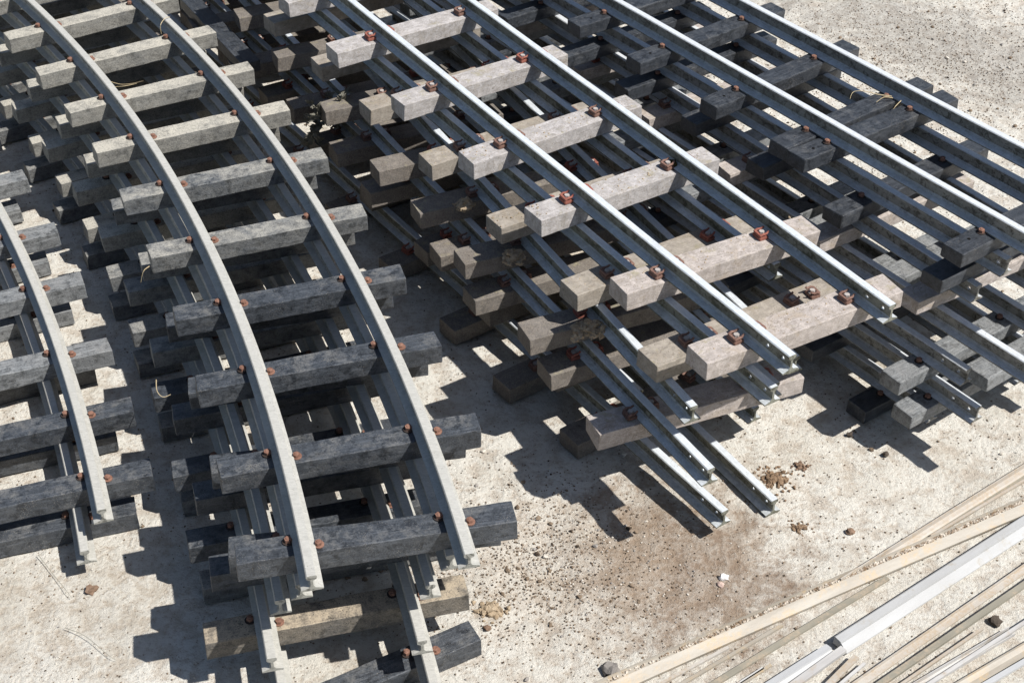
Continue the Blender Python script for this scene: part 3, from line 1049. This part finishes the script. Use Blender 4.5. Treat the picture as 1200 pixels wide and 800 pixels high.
z1 = zD[0] + 0.03
grass('straw coloured wisp looped over the twin black sleepers of the right stack',
      [[(1045, 113, z1), (1030, 111, z1 + .02), (1012, 107, z1 + .05), (1000, 108, z1 + .04), (996, 116, z1)],
       [(1046, 115, z1), (1036, 114, z1 + .03), (1027, 120, z1)], [(1056, 118, z1), (1050, 124, z1 + .02), (1047, 128, z1)]])
z1 = zA[0] + HRA
grass('thin dry stem bent over the right rail of the big curved track', [[(189, 40, zA[0] + .02), (188, 30, z1), (193, 22, z1 + .03), (199, 20, z1 + .01)]])
z1 = zA[1] + .1
grass('thin curled stem hanging beside a black sleeper end left of the big curved track', [[(175, 312, zA[0] + .01), (168, 318, zA[0]), (165, 331, zA[0] - .12)]])
grass('few dry stems lying between two dusty sleepers of the big curved track',
      [[(130, 96, zA[1] + .05), (142, 99, zA[1] + .05), (155, 98, zA[1] + .06), (168, 95, zA[1] + .1)], [(134, 102, zA[1] + .05), (146, 101, zA[1] + .08), (160, 98, zA[1] + .05)]])
grass('short root snagged under the front black sleeper, right of the big curved track', [[(515, 520, zA[0] - .1), (522, 518, zA[0] - .13), (528, 522, zA[0] - .15), (527, 530, zA[0] - .2)]])
grass('dry stem looping from the shaded sleeper end beside the low left stack', [[(183, 445, zA[2]), (184, 458, zA[2] + .02), (191, 465, zA[2] + .02), (200, 462, zA[2])]])
grass('long thin root lying on the dirt in the front left', [[(45, 650, GZ + .02), (62, 672, GZ + .02), (78, 692, GZ + .03), (84, 700, GZ + .02)], [(76, 735, GZ + .02), (100, 745, GZ + .02), (128, 768, GZ + .02), (137, 773, GZ + .01)]], 'deadplant', 0.0028)


def dead_plant():
    base = (398, 150, zC[4])
    org = px3(*base)
    r = random.Random(5)
    bm = bmesh.new()
    lf = []
    stems = [[(398, 150, zC[4]), (388, 138, zC[3]), (378, 132, zC[2] - .1), (365, 122, zC[2])],
             [(398, 150, zC[4]), (390, 125, zC[3]), (385, 112, zC[2])],
             [(388, 138, zC[3]), (375, 145, zC[3]), (366, 158, zC[3]), (360, 170, zC[4])],
             [(385, 140, zC[3]), (372, 136, zC[2] - .1), (362, 142, zC[3])],
             [(390, 130, zC[3]), (398, 118, zC[2]), (404, 110, zC[2])],
             [(380, 134, zC[3]), (370, 150, zC[3]), (372, 165, zC[4])]]
    for st in stems:
        P3 = [px3(*s) - org for s in st]
        out = []
        for i in range(len(P3) - 1):
            p0, p1, p2, p3 = P3[max(i - 1, 0)], P3[i], P3[i + 1], P3[min(i + 2, len(P3) - 1)]
            for k in range(5):
                t = k / 5
                out.append(0.5 * ((2 * p1) + (p2 - p0) * t + (2 * p0 - 5 * p1 + 4 * p2 - p3) * t * t + (3 * p1 - p0 - 3 * p2 + p3) * t ** 3))
        out.append(P3[-1])
        tube_into(bm, out, 0.011 * U)
        lf += [(out[i], (out[min(i + 1, len(out) - 1)] - out[i - 1]).normalized()) for i in range(2, len(out), 1)]
    e = empty('withered_plant', org)
    tag(e, 'grey withered plant caught in the gap between the big left stack and the middle stack', 'plant')
    link('stem', bm, MT['deadplant'], e)
    lb = bmesh.new()
    for p, t in lf:
        for _ in range(4):
            d = (Vector((r.uniform(-1, 1), r.uniform(-1, 1), r.uniform(-.3, 1))) + t * 0.6).normalized()
            sdir = d.cross(Vector((r.uniform(-1, 1), r.uniform(-1, 1), r.uniform(-1, 1)))).normalized()
            nn = d.cross(sdir)
            ln, wd = r.uniform(.045, .11) * U, r.uniform(.014, .032) * U
            pts = [p, p + d * ln * .4 + sdir * wd + nn * wd * .6, p + d * ln, p + d * ln * .4 - sdir * wd + nn * wd * .6]
            lb.faces.new([lb.verts.new(q) for q in pts])
    sol = lb.faces[:]
    ex = bmesh.ops.solidify(lb, geom=sol, thickness=0.0006)
    link('leaves', lb, MT['deadplant'], e)


dead_plant()

# ------------------------------------------------------------------ old metal and wooden strips in the front right corner
def paint(name, a, b, grime, amt, rough=0.5, spec=0.4, sc=40):
    k = M(name, rough=rough, spec=spec)
    c = k.mix(k.ramp(k.noise(sc, 5, 0.65, stretch=(.2, 1, 1)), [(0.35, 0.0), (0.65, 1.0)]), a, b)
    mm = k.ramp(k.noise(28, 6, 0.7), [(0.60 - amt, 0.0), (0.72 - amt, 0.9)])
    mm = k.math('MULTIPLY', mm, k.ramp(k.noise(190, 4, 0.7), [(0.4, 0.2), (0.6, 1.0)]))
    c = k.mix(mm, c, grime)
    k.col(c)
    k.bump(k.noise(190, 4), 0.3, 0.0008)
    return k.mat


G_DIRT = (0.36, 0.29, 0.21)
STR = dict(
    white_dull=paint('dull_white_strip', (0.44, 0.445, 0.45), (0.38, 0.385, 0.385), (0.42, 0.38, 0.32), 0.02, 0.5),
    white=paint('white_metal_strip', (0.38, 0.385, 0.385), (0.33, 0.33, 0.325), (0.30, 0.27, 0.22), 0.05, 0.5),
    cream=paint('cream_strip', (0.36, 0.33, 0.28), (0.27, 0.24, 0.195), (0.40, 0.30, 0.18), 0.10),
    dusty=paint('dusty_strip', (0.44, 0.415, 0.375), (0.36, 0.325, 0.28), G_DIRT, 0.2),
    olive=paint('olive_strip', (0.27, 0.25, 0.20), (0.21, 0.195, 0.155), G_DIRT, 0.12),
    grey=paint('grey_strip', (0.48, 0.47, 0.45), (0.36, 0.35, 0.34), G_DIRT, 0.08),
)
SG = 'loose strips lying in the front right corner'


def ang(w, h, t=0.012, flip=1):          # L angle: foot of width w, upright of height h on the far side
    p = [(0, 0), (-w, 0), (-w, t), (-t, t), (-t, h), (0, h)]
    return [(x * flip, z) for x, z in p]


def flat(w, h):
    return [(0, 0), (-w, 0), (-w, h), (0, h)]


def tee(w, h, t=0.014):
    return [(w * .5, 0), (-w * .5, 0), (-w * .5, t), (-t * .6, t), (-t * .6, h), (t * .6, h), (t * .6, t), (w * .5, t)]


def chan(w, h, t=0.014):                  # channel lying on its back
    return [(0, 0), (-w, 0), (-w, h), (-w + t, h), (-w + t, t), (-t, t), (-t, h), (0, h)]


def step(w, h):                           # two-facet profile: raised flat with a lower lip in front
    return [(0, 0), (-w, 0), (-w, h * .12), (-w * .93, h * .30), (-w * .62, h * .42), (-w * .56, h * .85), (-w * .50, h), (-w * .12, h), (0, h * .9)]


def strip(name, p0, p1, z, prof, mat, label, cat='strip', z1=None, bow=0.0, ext0=0.0, ext1=0.0):
    """p0 -> p1 photo pixels of the far upper edge; profile extends towards the camera"""
    prof = [(u * 0.46, w * 0.62) for u, w in prof]
    z = GZ + 0.004 + (z - GZ - 0.004) * 0.62
    A, Bq = back(*p0, z), back(*p1, z)
    d = (Bq - A).normalized()
    A, Bq = A - d * ext0, Bq + d * ext1
    return loose_bar(name, A, Bq, z, prof, STR[mat], label, cat, SG, z1=z1, nseg=16, bow=bow)


g0 = GZ + 0.004
strip('metal_angle', (1012, 660), (1200, 543), g0 + .11, [(0, -.11), (-.14, -.11), (-.15, -.10), (-.10, -.07), (-.03, -.06), (-.022, 0), (0, 0)], 'dusty',
      'furthest dusty strip, its straight dark shadow edging the open dirt', ext0=0.25, ext1=1.6)
strip('metal_angle', (1062, 638), (1200, 557), g0 + .012, flat(0.11, .012), 'olive', 'flat olive strip tucked between the furthest strip and the soil filled channel', ext0=.2, ext1=1.6)
ch = strip('metal_channel', (706, 797), (1200, 584), g0 + .10, [(0, -.10), (-.25, -.10), (-.275, -.095), (-.28, -.06), (-.14, -.012), (-.12, -.006), (-.105, -.03), (-.035, -.03), (-.022, 0), (0, -.004)], 'cream',
           'long bowed cream channel with soil caught along its lip, crossing over the others', ext0=1.4, ext1=1.4, bow=0.03)
strip('metal_strip', (800, 799), (915, 732), g0 + .03, flat(.055, .03), 'cream', 'thin cream strip sliding out from under the bowed channel', 'strip', ext0=1.0)
strip('metal_strip', (838, 797), (1004, 696), g0 + .028, flat(.095, .028), 'olive', 'flat olive brown strip slanting under the bowed channel', ext0=1.0, ext1=.3)
strip('metal_strip', (868, 800), (902, 778), g0 + .02, flat(.05, .02), 'cream', 'short cream batten tip beside the olive brown strip at the bottom edge', ext0=1.0)
strip('metal_section', (978, 744), (1200, 602), g0 + .13, [(0, -.13), (-.285, -.13), (-.29, -.125), (-.285, -.11), (-.155, -.035), (-.15, -.045), (-.14, -.03), (-.135, -.02), (-.02, -.012), (0, -.02)], 'white',
      'widest bright white section, its step catching the sun', ext1=1.5)
strip('metal_section', (886, 804), (968, 752), g0 + .11, [(0, -.11), (-.24, -.11), (-.24, -.095), (-.13, -.03), (-.12, -.01), (-.01, -.02)], 'white_dull',
      'bluish white section continuing from the lower end of the widest one', ext0=1.0)
strip('metal_strip', (928, 800), (978, 764), g0 + .055, flat(.12, .05), 'grey', 'short grey brown bar below the joint of the white sections', ext0=1.0, ext1=.06)
strip('drilled_strip', (968, 800), (1000, 768), g0 + .03, flat(.10, .03), 'dusty', 'pale drilled strip tip with soil specks at the bottom edge', ext0=1.0)
strip('metal_strip', (986, 798), (1012, 776), g0 + .024, flat(.05, .02), 'grey', 'narrow grey angle right next to the drilled strip tip', ext0=1.0)
strip('metal_angle', (1000, 798), (1200, 660), g0 + .05, [(0, -.05), (-.125, -.05), (-.125, -.035), (-.02, -.03), (-.015, 0), (0, 0)], 'dusty', 'long dusty angle full of crumbs, directly below the open strip of dirt', ext0=1.0, ext1=1.6)
strip('metal_strip', (1030, 799), (1200, 682), g0 + .045, flat(.095, .04), 'olive', 'long beige batten lying against the crumb filled angle', ext0=1.0, ext1=1.6)
strip('metal_channel', (1072, 798), (1142, 757), g0 + .07, [(0, -.07), (-.14, -.07), (-.14, -.02), (-.128, -.02), (-.12, -.058), (-.014, -.058), (-.012, 0), (0, 0)], 'grey', 'short grey open channel with a dark inside near the bottom edge', ext0=.8, ext1=.35)
strip('metal_angle', (1118, 800), (1200, 752), g0 + .06, [(0, -.06), (-.07, -.06), (-.17, -.058), (-.18, -.04), (-.10, -.03), (-.03, 0), (0, 0)], 'cream', 'cream section cutting the bottom right corner', ext0=.8, ext1=1.4)

strip('metal_strip', (776, 799), (852, 758), g0 + .03, flat(.05, .03), 'dusty', 'thin pale lath tucked against the lower edge of the bowed channel', ext0=1.0)
strip('metal_strip', (866, 799), (893, 782), g0 + .02, flat(.045, .02), 'grey', 'narrow grey lath tip next to the olive brown strip', ext0=1.0)
strip('metal_strip', (1088, 800), (1200, 728), g0 + .04, flat(.06, .035), 'grey', 'thin grey lath running between the open channel and the corner section', ext0=1.0, ext1=1.5)
strip('metal_strip', (1058, 799), (1128, 751), g0 + .035, flat(.045, .03), 'dusty', 'narrow dusty lath beside the short open channel', ext0=1.0, ext1=.2)
strip('metal_strip', (1152, 801), (1200, 773), g0 + .04, flat(.08, .04), 'white_dull', 'pale bar crossing the very corner below the cream section', ext0=1.0, ext1=1.4)
strip('metal_strip', (1100, 622), (1200, 562), g0 + .035, flat(.05, .03), 'dusty', 'thin pale lath lying on the flat olive strip at the right edge', ext0=.1, ext1=1.5)


def soil_line():
    """soil crumbs caught along the lip of the bowed channel"""
    r = random.Random(3)
    bm = bmesh.new()
    zt = g0 + .062
    A, Bq = back(706, 797, zt), back(1200, 584, zt)
    d = (Bq - A)
    L_ = d.length
    d.normalize()
    n = Vector((-d.y, d.x))
    for i in range(1100):
        t = (r.random() ** 0.7)
        q = A + d * (t * L_) + n * (r.gauss(-0.032, .009) + 0.03 * math.sin(math.pi * (t * L_ + 1.4) / (L_ + 2.8)))
        lump(bm, Vector((q.x * U, q.y * U, 0)), r.uniform(.005, .014) * U, .8, i, 1)
    k = M('caught_soil', rough=.95, spec=.1)
    k.col(k.mix(k.ramp(k.noise(120, 3), [(.4, 0.), (.6, 1.)]), (.20, .14, .09), (.55, .5, .43)))
    o = link('soil_crumbs', bm, k.mat, None, Vector((0, 0, (g0 + .046 - GZ) * U)))
    tag(o, kind='stuff')


soil_line()
